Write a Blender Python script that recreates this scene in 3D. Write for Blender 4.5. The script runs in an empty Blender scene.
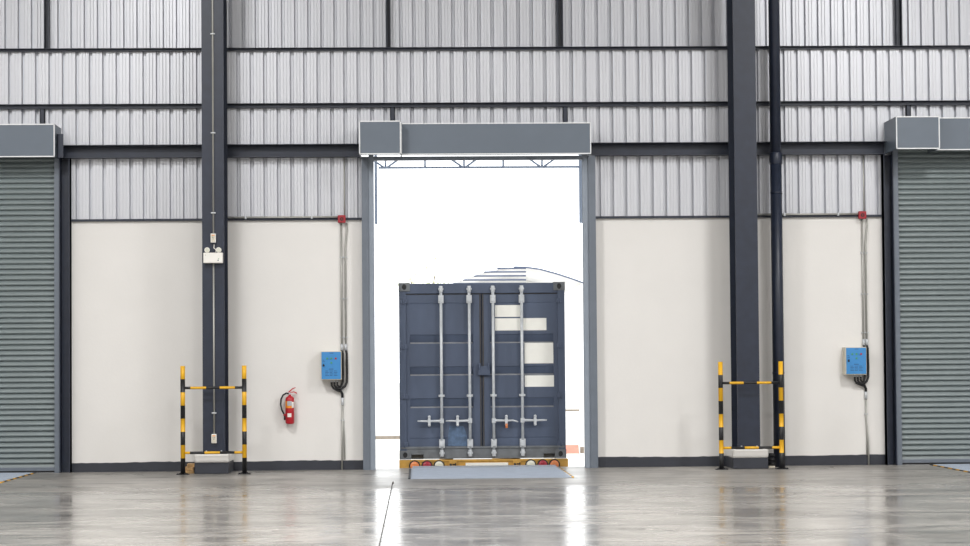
import bpy, math, random
from mathutils import Vector, Matrix
random.seed(7)
C = bpy.context.scene.collection
PI = math.pi

# ------------------------------------------------------------------ camera
YAW, PIT, ROL, F, SX, SY, CH, D = .0264, .0287, .0078, 1897.18, -17.886, 37.42, 1.4998, 27.5
cam = bpy.data.cameras.new('camera')
cam.sensor_width = 36
cam.lens = 36*F/970
cam.shift_x = -SX/970
cam.shift_y = SY/970
cam.clip_end = 500
co = bpy.data.objects.new('camera', cam)
C.objects.link(co)
co.matrix_world = Matrix.Translation((0, -D, CH)) @ Matrix.Rotation(-YAW, 4, 'Z') @ Matrix.Rotation(PI/2+PIT, 4, 'X') @ Matrix.Rotation(-ROL, 4, 'Z')
bpy.context.scene.camera = co


def at(px, py, Y):
    """world X and Z of the photograph's point (px, py) on the plane at depth Y (used for measuring only)"""
    u = (px-485-SX)/F
    v = (py-273-SY)/F
    c, s = math.cos(ROL), math.sin(ROL)
    u, v = c*u-s*v, s*u+c*v
    d = [u, 1, -v]
    c, s = math.cos(PIT), math.sin(PIT)
    d = [d[0], c*d[1]-s*d[2], s*d[1]+c*d[2]]
    c, s = math.cos(YAW), math.sin(YAW)
    d = [c*d[0]+s*d[1], -s*d[0]+c*d[1], d[2]]
    t = (Y+D)/d[1]
    return d[0]*t, CH+d[2]*t


# ------------------------------------------------------------------ materials
MATS = {}


def srgb(r, g, b):
    def f(c):
        c /= 255
        return c/12.92 if c <= .04045 else ((c+.055)/1.055)**2.4
    return (f(r), f(g), f(b), 1)


def mat(name, col, rough=.5, metal=0, spec=.5, var=.06, scale=6, bump=0, bscale=60, stretch=(1, 1, 1)):
    m = bpy.data.materials.new(name)
    m.use_nodes = True
    nt = m.node_tree
    b = nt.nodes['Principled BSDF']
    b.inputs['Roughness'].default_value = rough
    b.inputs['Metallic'].default_value = metal
    b.inputs['Specular IOR Level'].default_value = spec
    tc = nt.nodes.new('ShaderNodeTexCoord')
    mp = nt.nodes.new('ShaderNodeMapping')
    mp.inputs['Scale'].default_value = stretch
    nt.links.new(tc.outputs['Object'], mp.inputs['Vector'])
    n = nt.nodes.new('ShaderNodeTexNoise')
    n.inputs['Scale'].default_value = scale
    n.inputs['Detail'].default_value = 5
    nt.links.new(mp.outputs[0], n.inputs['Vector'])
    r = nt.nodes.new('ShaderNodeValToRGB')
    r.color_ramp.elements[0].position = .3
    r.color_ramp.elements[1].position = .7
    r.color_ramp.elements[0].color = tuple(c*(1-var) for c in col[:3])+(1,)
    r.color_ramp.elements[1].color = tuple(min(1, c*(1+var)) for c in col[:3])+(1,)
    nt.links.new(n.outputs['Fac'], r.inputs[0])
    nt.links.new(r.outputs[0], b.inputs['Base Color'])
    if bump:
        n2 = nt.nodes.new('ShaderNodeTexNoise')
        n2.inputs['Scale'].default_value = bscale
        nt.links.new(mp.outputs[0], n2.inputs['Vector'])
        bp = nt.nodes.new('ShaderNodeBump')
        bp.inputs['Strength'].default_value = bump
        bp.inputs['Distance'].default_value = .01
        nt.links.new(n2.outputs['Fac'], bp.inputs['Height'])
        nt.links.new(bp.outputs[0], b.inputs['Normal'])
    MATS[name] = m
    return m


M_plaster = mat('white_plaster', srgb(226, 224, 221), .7, var=.02, scale=1.2, bump=.08, bscale=25)
M_steel = mat('navy_steel_paint', srgb(36, 43, 59), .42, var=.12, scale=9, bump=.03, bscale=140)
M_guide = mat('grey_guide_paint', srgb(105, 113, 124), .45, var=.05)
M_hood = mat('slate_hood_sheet', srgb(98, 108, 120), .4, var=.04, scale=2)
M_edge = mat('pale_hood_edge', srgb(228, 230, 232), .4, var=.02)
M_shut = mat('grey_green_shutter', srgb(120, 130, 132), .38, var=.05, scale=2.5, stretch=(.4, 1, 3))
M_plinth = mat('dark_plinth_paint', srgb(48, 51, 60), .5, var=.08, scale=5)
M_conduit = mat('galvanised_conduit', srgb(172, 172, 167), .4, metal=.3, var=.06)
M_white = mat('white_plastic', srgb(232, 230, 224), .45, var=.02)
M_cream = mat('cream_enamel', srgb(206, 200, 184), .45, var=.03)
M_blue = mat('blue_enamel', srgb(60, 136, 198), .5, var=.03)
M_black = mat('black_rubber', srgb(24, 25, 28), .55, var=.1)
M_dark = mat('dark_print', srgb(38, 62, 98), .6, var=.02)
M_red = mat('red_enamel', srgb(180, 32, 44), .35, var=.06)
M_dred = mat('deep_red_alarm', srgb(156, 28, 42), .4, var=.06)
M_green = mat('green_button', srgb(74, 158, 108), .4, var=.03)
M_yellow = mat('yellow_paint', srgb(226, 172, 30), .45, var=.06, scale=14)
M_pblack = mat('black_paint', srgb(30, 31, 34), .45, var=.1)
M_orange = mat('orange_label', srgb(232, 140, 40), .5, var=.03)
M_glabel = mat('grey_label', srgb(168, 172, 176), .5, var=.08, scale=90)
M_box = mat('container_paint', srgb(72, 83, 104), .5, var=.16, scale=3.5, bump=.04, bscale=20, stretch=(1, 1, .35))
M_boxd = mat('container_grey_paint', srgb(104, 108, 112), .55, var=.2, scale=7)
M_dust = mat('dusty_ledge', srgb(138, 140, 144), .7, var=.12, scale=12)
M_patch = mat('touched_up_paint', srgb(82, 104, 132), .55, var=.3, scale=14)
M_galv = mat('galvanised_bar', srgb(196, 200, 204), .42, metal=.15, var=.1, scale=14)
M_card = mat('white_sticker', srgb(236, 235, 228), .55, var=.03, scale=8)
M_gasket = mat('door_gasket', srgb(62, 60, 60), .7, var=.15, scale=12)
M_chassis = mat('weathered_yellow_paint', srgb(190, 146, 66), .55, var=.22, scale=9)
M_lampw = mat('clear_lens', srgb(214, 214, 200), .2, var=.04)
M_lampr = mat('red_lens', srgb(158, 54, 66), .2, var=.06)
M_lampo = mat('amber_lens', srgb(216, 132, 82), .2, var=.06)
M_tread = mat('blue_grey_tread_plate', srgb(164, 173, 186), .33, var=.08, scale=5)
M_wood = mat('raw_timber', srgb(196, 160, 112), .7, var=.25, scale=12, stretch=(6, 1, 1))
M_ground = mat('pale_concrete_yard', srgb(205, 203, 198), .8, var=.05, scale=.5)
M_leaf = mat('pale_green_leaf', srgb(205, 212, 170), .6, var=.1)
M_bark = mat('grey_bark', srgb(140, 130, 118), .8, var=.2)
M_farsteel = mat('violet_grey_steel', srgb(84, 94, 118), .6, var=.05)
M_canopy = mat('pale_grey_canopy_paint', srgb(150, 163, 184), .5, var=.05)
M_railbloom = mat('bloom_paled_guide_rail', srgb(136, 145, 157), .42, var=.05)  # lighter copy of the guide grey, doorway bloom painted into the colour
M_sheet = mat('white_roof_sheet', srgb(232, 232, 232), .5, var=.02)
M_rose = mat('rose_barrier_paint', srgb(196, 130, 112), .6, var=.1)
M_ceil = mat('pale_ceiling_sheet', srgb(205, 206, 208), .6, var=.03)
M_zinc = mat('silver_cladding', srgb(203, 205, 211), .38, metal=.3, var=.035, scale=1.6, stretch=(2.2, 1, .25))


def floor_mat():
    m = bpy.data.materials.new('polished_concrete')
    m.use_nodes = True
    nt = m.node_tree
    N = nt.nodes.new
    L = nt.links.new
    b = nt.nodes['Principled BSDF']
    tc = N('ShaderNodeTexCoord')

    def noise(scale, detail, sc=(1, 1, 1), rough=.55, dist=0):
        mp = N('ShaderNodeMapping')
        mp.inputs['Scale'].default_value = sc
        L(tc.outputs['Object'], mp.inputs['Vector'])
        n = N('ShaderNodeTexNoise')
        n.inputs['Scale'].default_value = scale
        n.inputs['Detail'].default_value = detail
        n.inputs['Roughness'].default_value = rough
        n.inputs['Distortion'].default_value = dist
        L(mp.outputs[0], n.inputs['Vector'])
        return n.outputs['Fac']

    def ramp(src, stops):
        r = N('ShaderNodeValToRGB')
        e = r.color_ramp.elements
        e[0].position, e[0].color = stops[0]
        e[1].position, e[1].color = stops[-1]
        for p, c in stops[1:-1]:
            k = e.new(p)
            k.color = c
        L(src, r.inputs[0])
        return r.outputs[0]

    def g(v, w=1.0):
        return (v*1.055, v, v*.925*w, 1)
    base = ramp(noise(.55, 8, (.7, 1, 1), .66, 1.2), [(.30, g(.13)), (.46, g(.28)), (.56, g(.34)), (.72, g(.42))])
    fine = ramp(noise(3.2, 9, (.35, 1.1, 1), .72, 1.6), [(.32, (.42, .42, .43, 1)), (.47, (.92, .92, .92, 1)), (.58, (1, 1, 1, 1)), (.72, (1.25, 1.24, 1.2, 1))])
    mx = N('ShaderNodeMix')
    mx.data_type = 'RGBA'
    mx.blend_type = 'MULTIPLY'
    mx.inputs[0].default_value = .8
    L(base, mx.inputs[6])
    L(fine, mx.inputs[7])
    drag = ramp(noise(5.5, 6, (.13, 1, 1), .62, .8), [(.36, (.45, .45, .46, 1)), (.47, (1, 1, 1, 1)), (.6, (1, 1, 1, 1)), (.72, (1.22, 1.2, 1.16, 1))])
    my = N('ShaderNodeMix')
    my.data_type = 'RGBA'
    my.blend_type = 'MULTIPLY'
    my.inputs[0].default_value = .85
    L(mx.outputs[2], my.inputs[6])
    L(drag, my.inputs[7])
    # one small ring-shaped tyre scuff
    ds = N('ShaderNodeVectorMath')
    ds.operation = 'DISTANCE'
    L(tc.outputs['Object'], ds.inputs[0])
    ds.inputs[1].default_value = (SCUFF[0], SCUFF[1], 0)
    rg = ramp(ds.outputs['Value'], [(.05, (1, 1, 1, 1)), (.09, (.3, .3, .3, 1)), (.115, (.3, .3, .3, 1)), (.15, (1, 1, 1, 1))])
    mz = N('ShaderNodeMix')
    mz.data_type = 'RGBA'
    mz.blend_type = 'MULTIPLY'
    mz.inputs[0].default_value = 1
    L(my.outputs[2], mz.inputs[6])
    L(rg, mz.inputs[7])
    L(mz.outputs[2], b.inputs['Base Color'])
    sep = N('ShaderNodeSeparateXYZ')
    L(tc.outputs['Object'], sep.inputs[0])

    def math_(op, a, bb):
        k = N('ShaderNodeMath')
        k.operation = op
        for i, v in enumerate((a, bb)):
            if isinstance(v, (int, float)):
                k.inputs[i].default_value = v
            else:
                L(v, k.inputs[i])
        return k.outputs[0]
    # the strip along the wall is scuffed matt, the trafficked floor in front of it polished
    edge = math_('ADD', sep.outputs[1], math_('MULTIPLY', math_('SUBTRACT', noise(.8, 5, (.35, 1, 1), .6, .5), .5), 3.2))
    dust = N('ShaderNodeMapRange')
    L(edge, dust.inputs[0])
    dust.inputs[1].default_value = -5.0
    dust.inputs[2].default_value = -3.6
    dust.inputs[3].default_value = 0
    dust.inputs[4].default_value = .13
    ro = N('ShaderNodeMapRange')
    L(noise(1.3, 6, (.5, 1.1, 1), .65, .8), ro.inputs[0])
    ro.inputs[1].default_value = .3
    ro.inputs[2].default_value = .7
    ro.inputs[3].default_value = .10
    ro.inputs[4].default_value = .30
    L(math_('ADD', ro.outputs[0], dust.outputs[0]), b.inputs['Roughness'])
    b.inputs['Specular IOR Level'].default_value = .5
    bp = N('ShaderNodeBump')
    bp.inputs['Strength'].default_value = .12
    bp.inputs['Distance'].default_value = .004
    L(noise(7, 5, (.6, 1, 1), .6, .5), bp.inputs['Height'])
    L(bp.outputs[0], b.inputs['Normal'])
    return m


SCUFF = (1.935, -10.28)
M_floor = floor_mat()


# ------------------------------------------------------------------ mesh builder
class MB:
    def __init__(s, *mats):
        s.v, s.f, s.mi, s.sm = [], [], [], []
        s.mats = mats

    def face(s, idx, m=0, smooth=False):
        s.f.append(idx)
        s.mi.append(m)
        s.sm.append(smooth)

    def box(s, x0, x1, y0, y1, z0, z1, m=0):
        if x0 > x1: x0, x1 = x1, x0
        if y0 > y1: y0, y1 = y1, y0
        if z0 > z1: z0, z1 = z1, z0
        o = len(s.v)
        s.v += [(x, y, z) for z in (z0, z1) for y in (y0, y1) for x in (x0, x1)]
        for q in ((0, 2, 3, 1), (4, 5, 7, 6), (0, 1, 5, 4), (2, 6, 7, 3), (0, 4, 6, 2), (1, 3, 7, 5)):
            s.face([o+i for i in q], m)
        return s

    def tube(s, pts, r, n=12, m=0, cap=True):
        """round rod through pts; r a number or one radius per point"""
        P = [Vector(p) for p in pts]
        rs = r if isinstance(r, (list, tuple)) else [r]*len(P)
        o = len(s.v)
        nrm = None
        for i, p in enumerate(P):
            if i == 0: t = P[1]-P[0]
            elif i == len(P)-1: t = P[-1]-P[-2]
            else: t = (P[i+1]-p).normalized()+(p-P[i-1]).normalized()
            t.normalize()
            if nrm is None:
                nrm = t.orthogonal().normalized()
            else:
                nrm = (nrm-t*nrm.dot(t)).normalized()
            bn = t.cross(nrm)
            for k in range(n):
                a = 2*PI*k/n
                q = p+(nrm*math.cos(a)+bn*math.sin(a))*rs[i]
                s.v.append(tuple(q))
        for i in range(len(P)-1):
            for k in range(n):
                a, b = o+i*n+k, o+i*n+(k+1) % n
                s.face([a, b, b+n, a+n], m, True)
        if cap:
            s.face([o+k for k in range(n)][::-1], m)
            s.face([o+(len(P)-1)*n+k for k in range(n)], m)
        return s

    def striped(s, p0, p1, r, lens, ms, n=16):
        P0, P1 = Vector(p0), Vector(p1)
        T = sum(lens)
        a = 0
        for l, m in zip(lens, ms):
            s.tube([P0.lerp(P1, a/T), P0.lerp(P1, (a+l)/T)], r, n, m, cap=True)
            a += l
        return s

    def prism(s, poly, x0, x1, m=0, axis='x'):
        """polygon extruded along an axis: (y,z) along x, (x,z) along y, (x,y) along z"""
        o = len(s.v)
        n = len(poly)
        for t in (x0, x1):
            for a, b in poly:
                s.v.append((t, a, b) if axis == 'x' else (a, t, b) if axis == 'y' else (a, b, t))
        s.face(list(range(o, o+n))[::-1], m)
        s.face(list(range(o+n, o+2*n)), m)
        for k in range(n):
            j = (k+1) % n
            s.face([o+k, o+j, o+n+j, o+n+k], m)
        return s

    def strip(s, prof, x0, x1, m=0, axis='x', smooth=False):
        """open profile extruded (a sheet)"""
        o = len(s.v)
        n = len(prof)
        for t in (x0, x1):
            for a, b in prof:
                s.v.append((t, a, b) if axis == 'x' else (a, b, t))
        for k in range(n-1):
            s.face([o+k, o+k+1, o+n+k+1, o+n+k], m, smooth)
        return s

    def ball(s, c, r, m=0, seg=12, ring=8, sc=(1, 1, 1)):
        o = len(s.v)
        for i in range(ring+1):
            th = PI*i/ring
            for k in range(seg):
                a = 2*PI*k/seg
                s.v.append((c[0]+r*sc[0]*math.sin(th)*math.cos(a), c[1]+r*sc[1]*math.sin(th)*math.sin(a), c[2]+r*sc[2]*math.cos(th)))
        for i in range(ring):
            for k in range(seg):
                a, b = o+i*seg+k, o+i*seg+(k+1) % seg
                s.face([a, b, b+seg, a+seg], m, True)
        return s

    def build(s, name, parent=None, bevel=0, solid=0):
        me = bpy.data.meshes.new(name)
        L = Vector((0, 0, 0))
        p = parent
        while p is not None:
            L += Vector(p.location)
            p = p.parent
        me.from_pydata([(a-L.x, b-L.y, c-L.z) for a, b, c in s.v], [], s.f)
        for m in s.mats:
            me.materials.append(m)
        me.polygons.foreach_set('material_index', s.mi)
        me.polygons.foreach_set('use_smooth', s.sm)
        me.update()
        import bmesh
        bm = bmesh.new()
        bm.from_mesh(me)
        bmesh.ops.remove_doubles(bm, verts=bm.verts, dist=1e-6)
        bmesh.ops.recalc_face_normals(bm, faces=bm.faces)
        bm.to_mesh(me)
        bm.free()
        o = bpy.data.objects.new(name, me)
        C.objects.link(o)
        if parent is not None:
            o.parent = parent
        if solid:
            md = o.modifiers.new('solid', 'SOLIDIFY')
            md.thickness = solid
        if bevel:
            md = o.modifiers.new('bevel', 'BEVEL')
            md.width = bevel
            md.segments = 2
            md.limit_method = 'ANGLE'
        return o


def tag(o, label=None, cat=None, group=None, kind=None):
    if label: o['label'] = label
    if cat: o['category'] = cat
    if group: o['group'] = group
    if kind: o['kind'] = kind
    return o


def thing(name, label, cat, loc, group=None):
    o = bpy.data.objects.new(name, None)
    o.empty_display_size = .1
    C.objects.link(o)
    o.location = loc
    return tag(o, label, cat, group, 'thing')


def struct(name, mb, label=None, cat=None, **kw):
    return tag(mb.build(name, **kw), label, cat, None, 'structure')


# ------------------------------------------------------------------ the hall's shell
XL, XR, YB, ZC = -13.0, 15.0, -33.0, 10.5
floor_mb = MB(M_floor)
XJ = -.323
floor_mb.box(XL, XR, YB, .3, -1.2, -.03)
floor_mb.box(XL, XJ-.011, YB, -2.9, -.03, 0)
floor_mb.box(XJ+.011, XR, YB, -2.9, -.03, 0)
floor_mb.box(XL, XR, -2.9, .3, -.03, 0)
struct('floor', floor_mb, 'grey polished concrete hall floor with worn reflections and one thin joint', 'floor')
struct('ceiling', MB(M_ceil).box(XL, XR, YB, .9, ZC, ZC+.2), 'pale sheet ceiling high over the hall', 'ceiling')
struct('wall_far_left', MB(M_plaster).box(XL-.2, XL, YB, .9, 0, ZC), 'plain pale side wall at the left end of the hall', 'wall')
struct('wall_far_right', MB(M_plaster).box(XR, XR+.2, YB, .9, 0, ZC), 'plain pale side wall at the right end of the hall', 'wall')
struct('wall_rear', MB(M_plaster).box(XL, XR, YB-.2, YB, 0, ZC), 'plain pale wall behind the viewer', 'wall')

ZW = 3.612                 # top of the white masonry
X_LP0, X_LP1 = -5.13, -4.98            # left shutter's door post
X_CP0, X_CP1 = -.788, -.688            # centre door, left post
X_CP2, X_CP3 = 2.488, 2.595            # centre door, right post
X_RP0, X_RP1 = 6.795, 6.935             # right shutter's post
struct('wall_left', MB(M_plaster).box(X_LP1, X_CP0, 0, .22, 0, ZW), 'white plastered lower wall between left shutter and open doorway', 'wall')
struct('wall_right', MB(M_plaster).box(X_CP3, X_RP0, 0, .22, 0, ZW), 'white plastered lower wall between open doorway and right shutter', 'wall')
struct('wall_left_end', MB(M_plaster).box(XL, -8.3, 0, .22, 0, ZW), 'white plastered lower wall beyond the left shutter', 'wall')
struct('wall_right_end', MB(M_plaster).box(10.1, XR, 0, .22, 0, ZW), 'white plastered lower wall beyond the right shutter', 'wall')

PITCH, PH = .1937, -5.864


def cladding(mb, x0, x1, z0, z1, Y, ph):
    """box-rib steel sheet: flat pans with two faint beads, narrow ribs pressed away from the hall"""
    prof = []
    k0 = math.floor((x0-ph)/PITCH)-1
    k1 = math.ceil((x1-ph)/PITCH)+1
    pts = []
    for k in range(k0, k1+1):
        c = ph+k*PITCH
        pts += [(c-.029, Y), (c-.017, Y+.062), (c+.017, Y+.062), (c+.029, Y),
                (c+.068, Y), (c+.074, Y+.004), (c+.080, Y),
                (c+.113, Y), (c+.119, Y+.004), (c+.125, Y)]
    for a, b in zip(pts, pts[1:]):
        pass
    pts = [p for p in pts if x0 <= p[0] <= x1]
    pts = [(x0, pts[0][1])]+pts+[(x1, pts[-1][1])]
    mb.strip(pts, z0, z1, axis='z')


ZB1 = 6.09
w = MB(M_zinc)
cladding(w, X_LP1, X_CP0, ZW, ZB1, 0, PH)
cladding(w, X_CP0, X_CP3, 4.62, ZB1, 0, PH)
cladding(w, X_CP3, X_RP0, ZW, ZB1, 0, PH)
cladding(w, -8.3, X_LP1, 4.5, ZB1, 0, PH)
cladding(w, X_RP0, 10.1, 4.5, ZB1, 0, PH)
cladding(w, XL, -8.3, ZW, ZB1, 0, PH)
cladding(w, 10.1, XR, ZW, ZB1, 0, PH)
w.box(XL, XR, .04, .56, ZB1-.03, ZB1-.02)
struct('wall_upper', w, 'silver ribbed steel cladding above the white wall and doors', 'wall', solid=.002)
w = MB(M_zinc)
cladding(w, XL, XR, ZB1-.03, ZC, .5, -6.024)
struct('wall_top', w, 'topmost band of silver ribbed cladding set further back', 'wall', solid=.002)
# closed backing so that no daylight leaks through above the doors
b = MB(M_ceil)
b.box(XL, XR, .60, .66, ZB1-.1, ZC)
b.box(XL, XR, .10, .18, 4.66, ZB1)
struct('wall_outer_skin', b, 'outer skin behind the ribbed cladding', 'wall')

# baseboards (dark painted band) and the dark flashing on top of the masonry
for nm, x0, x1, lab in (('baseboard_left', X_LP1, X_CP0, 'dark grey painted skirting band under the white wall left of the doorway'),
                        ('baseboard_right', X_CP3, X_RP0, 'dark grey painted skirting band under the white wall right of the doorway')):
    mb = MB(M_plinth)
    xs = [x0+(x1-x0)*i/60 for i in range(61)]
    top = [(.135 if x0 < 0 else .147)+random.uniform(-.004, .004)+.004*math.sin(x*3) for x in xs]
    mb.prism([(x0, 0)]+[(x1, 0)]+[(x, t) for x, t in zip(xs[::-1], top[::-1])], -.012, 0, axis='y')
    struct(nm, mb, lab, 'skirting')

YCF = -.70
XCL0, XCL1 = at(202.1, 240, YCF)[0], at(224.2, 240, YCF)[0]      # left column's flange
XCR0, XCR1 = at(735.4, 240, YCF)[0], at(757.8, 240, YCF)[0]
XCLM, XCRM = (XCL0+XCL1)/2, (XCR0+XCR1)/2
n_trim = 0
for x0, x1, lab in ((X_LP1, XCLM, 'thin dark flashing on the wall top left of the left column'),
                    (XCLM, X_CP0, 'thin dark flashing on the wall top between left column and doorway'),
                    (X_CP3, XCRM, 'thin dark flashing on the wall top between doorway and right column'),
                    (XCRM, X_RP0, 'thin dark flashing on the wall top right of the right column')):
    n_trim += 1
    struct('trim_%d' % n_trim, MB(M_steel).prism([(-.045, ZW), (.0, ZW), (.0, ZW+.034), (-.012, ZW+.034), (-.012, ZW+.012), (-.045, ZW+.012)], x0, x1), lab, 'flashing')


# ------------------------------------------------------------------ steelwork
def column(x0, x1, label):
    t = thing('steel_column', label, 'column', ((x0+x1)/2, -.29, .29))
    mb = MB(M_steel)
    mb.box(x0, x1, YCF, YCF+.02, .29, ZC-.02)
    mb.box(x0, x1, -.205, -.185, .29, ZC-.02)
    xm = (x0+x1)/2
    mb.box(xm-.008, xm+.008, YCF+.02, -.205, .29, ZC-.02)
    mb.build('flanged_shaft', t)
    bp = MB(M_steel)
    bp.box(x0-.03, x1+.03, YCF-.03, -.15, .275, .292)
    bp.build('base_plate', t, bevel=.003)
    for sx in (x0+.05, x1-.05):
        MB(M_galv).tube([(sx, YCF-.016, .29), (sx, YCF-.016, .325)], .011, 6).build('anchor_bolt', t)
    return t


column(XCL0, XCL1, 'dark navy steel column carrying a pale conduit and emergency light')
column(XCR0, XCR1, 'dark navy steel column next to the round downpipe')


def channel(mb, x0, x1, y0, z0, z1, dep, th=.008):
    """C-section lying along x, open towards the hall"""
    mb.prism([(y0, z0), (y0, z1), (y0-dep, z1), (y0-dep, z1-th), (y0-th, z1-th), (y0-th, z0+th), (y0-dep, z0+th), (y0-dep, z0)], x0, x1)


def beam(x0, x1, z0, z1, dep, label, name='steel_beam', y0=-.004, cat='beam', group=None):
    mb = MB(M_steel)
    channel(mb, x0, x1, y0, z0, z1, dep, max(.006, (z1-z0)*.05))
    return tag(mb.build(name), label, cat, group, 'thing')


BZ0, BZ1 = 4.520, 4.704
beam(X_LP0+.03, XCLM-.01, BZ0, BZ1, .16, 'deep dark beam from left shutter to left column')
beam(XCLM+.01, -.802, BZ0, BZ1, .16, 'deep dark beam from left column to the open doorway')
beam(2.508, XCRM-.01, BZ0, BZ1, .16, 'deep dark beam from the open doorway to right column')
beam(XCRM+.01, 6.842, BZ0, BZ1, .16, 'deep dark beam behind the downpipe, from right column to right shutter')
for z0, z1, dep, wh in ((5.244, 5.308, .07, 'just above the door hoods'), (6.075, 6.118, .06, 'under the topmost cladding band')):
    beam(XL+.02, XCLM-.01, z0, z1, dep, 'thin dark rail on the left bay cladding, '+wh, 'cladding_rail', cat='rail')
    beam(XCLM+.01, XCRM-.01, z0, z1, dep, 'thin dark rail spanning between both columns, '+wh, 'cladding_rail', cat='rail')
    beam(XCRM+.01, XR-.02, z0, z1, dep, 'thin dark rail on the right bay cladding, '+wh, 'cladding_rail', cat='rail')
for x0, x1, lab in ((-5.45, -5.377, 'upright dark stud in topmost cladding band at far left'),
                    (-.421, -.362, 'upright dark stud in topmost cladding band above grey motor box of open doorway'),
                    (2.100, 2.190, 'upright dark stud in topmost cladding band, midway between the columns, right one'),
                    (7.157, 7.239, 'upright dark stud in topmost cladding band at far right')):
    mb = MB(M_steel)
    channel_x = (x0, x1)
    mb.box(x0, x0+.012, .38, .495, ZB1+.03, ZC-.02)
    mb.box(x1-.012, x1, .38, .495, ZB1+.03, ZC-.02)
    mb.box(x0, x1, .47, .495, ZB1+.03, ZC-.02)
    tag(mb.build('wall_stud'), lab, 'stud', None, 'thing')
for x0, x1, zb, lab in ((-5.426, -5.354, 4.98, 'short dark stud standing on the left shutter hood'),
                        (-.371, -.299, 4.975, 'short dark stud rising behind the motor box of the open doorway'),
                        (2.138, 2.211, 4.965, 'short dark stud above right end of the open doorway hood'),
                        (7.164, 7.237, 5.025, 'short dark stud standing on the right shutter motor box')):
    mb = MB(M_steel)
    mb.box(x0, x1, -.05, -.038, zb, 5.243)
    mb.box(x0, x0+.01, -.05, -.004, zb, 5.243)
    mb.box(x1-.01, x1, -.05, -.004, zb, 5.243)
    tag(mb.build('wall_stud'), lab, 'stud', None, 'thing')


# ------------------------------------------------------------------ roller shutters
def hood(t, x0, x1, dep, z0, z1, name, yb=-.004, underside=None):
    """sheet-metal hood with pale edge strips; open below"""
    h = MB(M_hood)
    th = .006
    h.box(x0, x1, -dep, -dep+th, z0, z1)
    h.box(x0, x1, -dep, yb, z1-th, z1)
    h.box(x0, x0+th, -dep, yb, z0, z1)
    h.box(x1-th, x1, -dep, yb, z0, z1)
    h.box(x0, x1, -dep, -dep+(underside or .12), z0, z0+th)
    o = h.build(name, t)
    e = MB(M_edge)
    w_ = .012
    for a, b, c, d in ((x0, x1, z1-w_, z1+.004), (x0, x1, z0-.004, z0+w_), (x0-.003, x0+w_, z0, z1), (x1-w_, x1+.003, z0, z1)):
        e.box(a, b, -dep-.006, -dep+.004, c, d)
    e.build('edge_strip', o)
    return o


def slats(x0, x1, z0, z1, y):
    pitch = .0775
    prof = []
    z = z1
    n = int((z1-z0)/pitch)
    prof.append((y, z1))
    for i in range(n):
        zt = z1-i*pitch
        # one convex slat that bulges towards the hall, then the hooked joint
        for u, v in ((.05, .012), (.14, .002), (.28, -.008), (.46, -.016), (.64, -.020), (.78, -.017), (.87, -.008), (.91, .008), (.94, .018), (1.0, .018)):
            prof.append((y+v, zt-u*pitch))
    prof.append((y, z0))
    return prof


def shutter(name, label, curtain, xo0, xo1, posts, guides, boxes, bracket=None, bar=None, hz=(4.50, 4.965)):
    t = thing(name, label, 'shutter', ((xo0+xo1)/2, -.1, 0))
    ztop = BZ0-.004
    for x0, x1 in posts:
        p = MB(M_steel if curtain else M_guide)  # open doorway's posts swap navy for lighter grey, standing in for bloom
        if curtain:      # channel section, open towards the hall
            p.box(x0, x1, -.012, -.002, 0, ztop)
            p.box(x0, x0+.012, -.16, -.012, 0, ztop)
            p.box(x1-.012, x1, -.16, -.012, 0, ztop)
        else:
            p.box(x0, x1, -.16, -.15, 0, ztop)
        p.box(x0, x0+.01, -.15, .2, 0, ztop)
        p.box(x1-.01, x1, -.15, .2, 0, ztop)
        p.build('door_post', t, bevel=.002)
    for x0, x1 in guides:
        g = MB(M_guide if curtain else M_railbloom)  # open doorway's rails take the paler grey that carries the bloom
        g.box(x0, x1, -.14, -.13, 0, ztop+.1)
        g.box(x0, x1, -.05, -.04, 0, ztop+.1)
        inner = x1-.01 if x1 <= (xo0+xo1)/2 else x0
        g.box(x0 if inner != x0 else x1-.01, (x0 if inner != x0 else x1-.01)+.01, -.13, -.05, 0, ztop+.1)
        g.build('guide_rail', t, bevel=.002)
    if curtain:
        c0, c1 = xo0-.03, xo1+.03
        c = MB(M_shut)
        c.strip(slats(c0, c1, .075, 4.7, -.09), c0, c1, smooth=False)
        c.build('slatted_curtain', t, solid=.0015)
        bb = MB(M_guide)
        bb.box(c0, c1, -.115, -.065, .028, .08)
        bb.build('bottom_bar', t, bevel=.004)
        MB(M_black).box(c0, c1, -.10, -.08, .002, .03).build('rubber_seal', t)
    else:
        bb = MB(M_railbloom)  # same bloom-lightened grey as the open doorway's rails
        bb.box(xo0-.03, xo1+.03, -.125, -.055, at(480, 160.0, -.125)[1], at(480, 156.0, -.125)[1])
        bb.build('bottom_bar', t, bevel=.004)
    for i, (x0, x1, dep, nm, z0, z1) in enumerate(boxes):
        hood(t, x0, x1, dep, z0, z1, nm)
    if bracket:
        x0, x1, y, z0, z1 = bracket
        k = MB(M_steel)
        k.box(x0, x1, y, y+.012, z0, z1)
        k.box(x0, x0+.012, y, -.004, z0, z1)
        k.build('hood_bracket', t)
    return t


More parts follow.
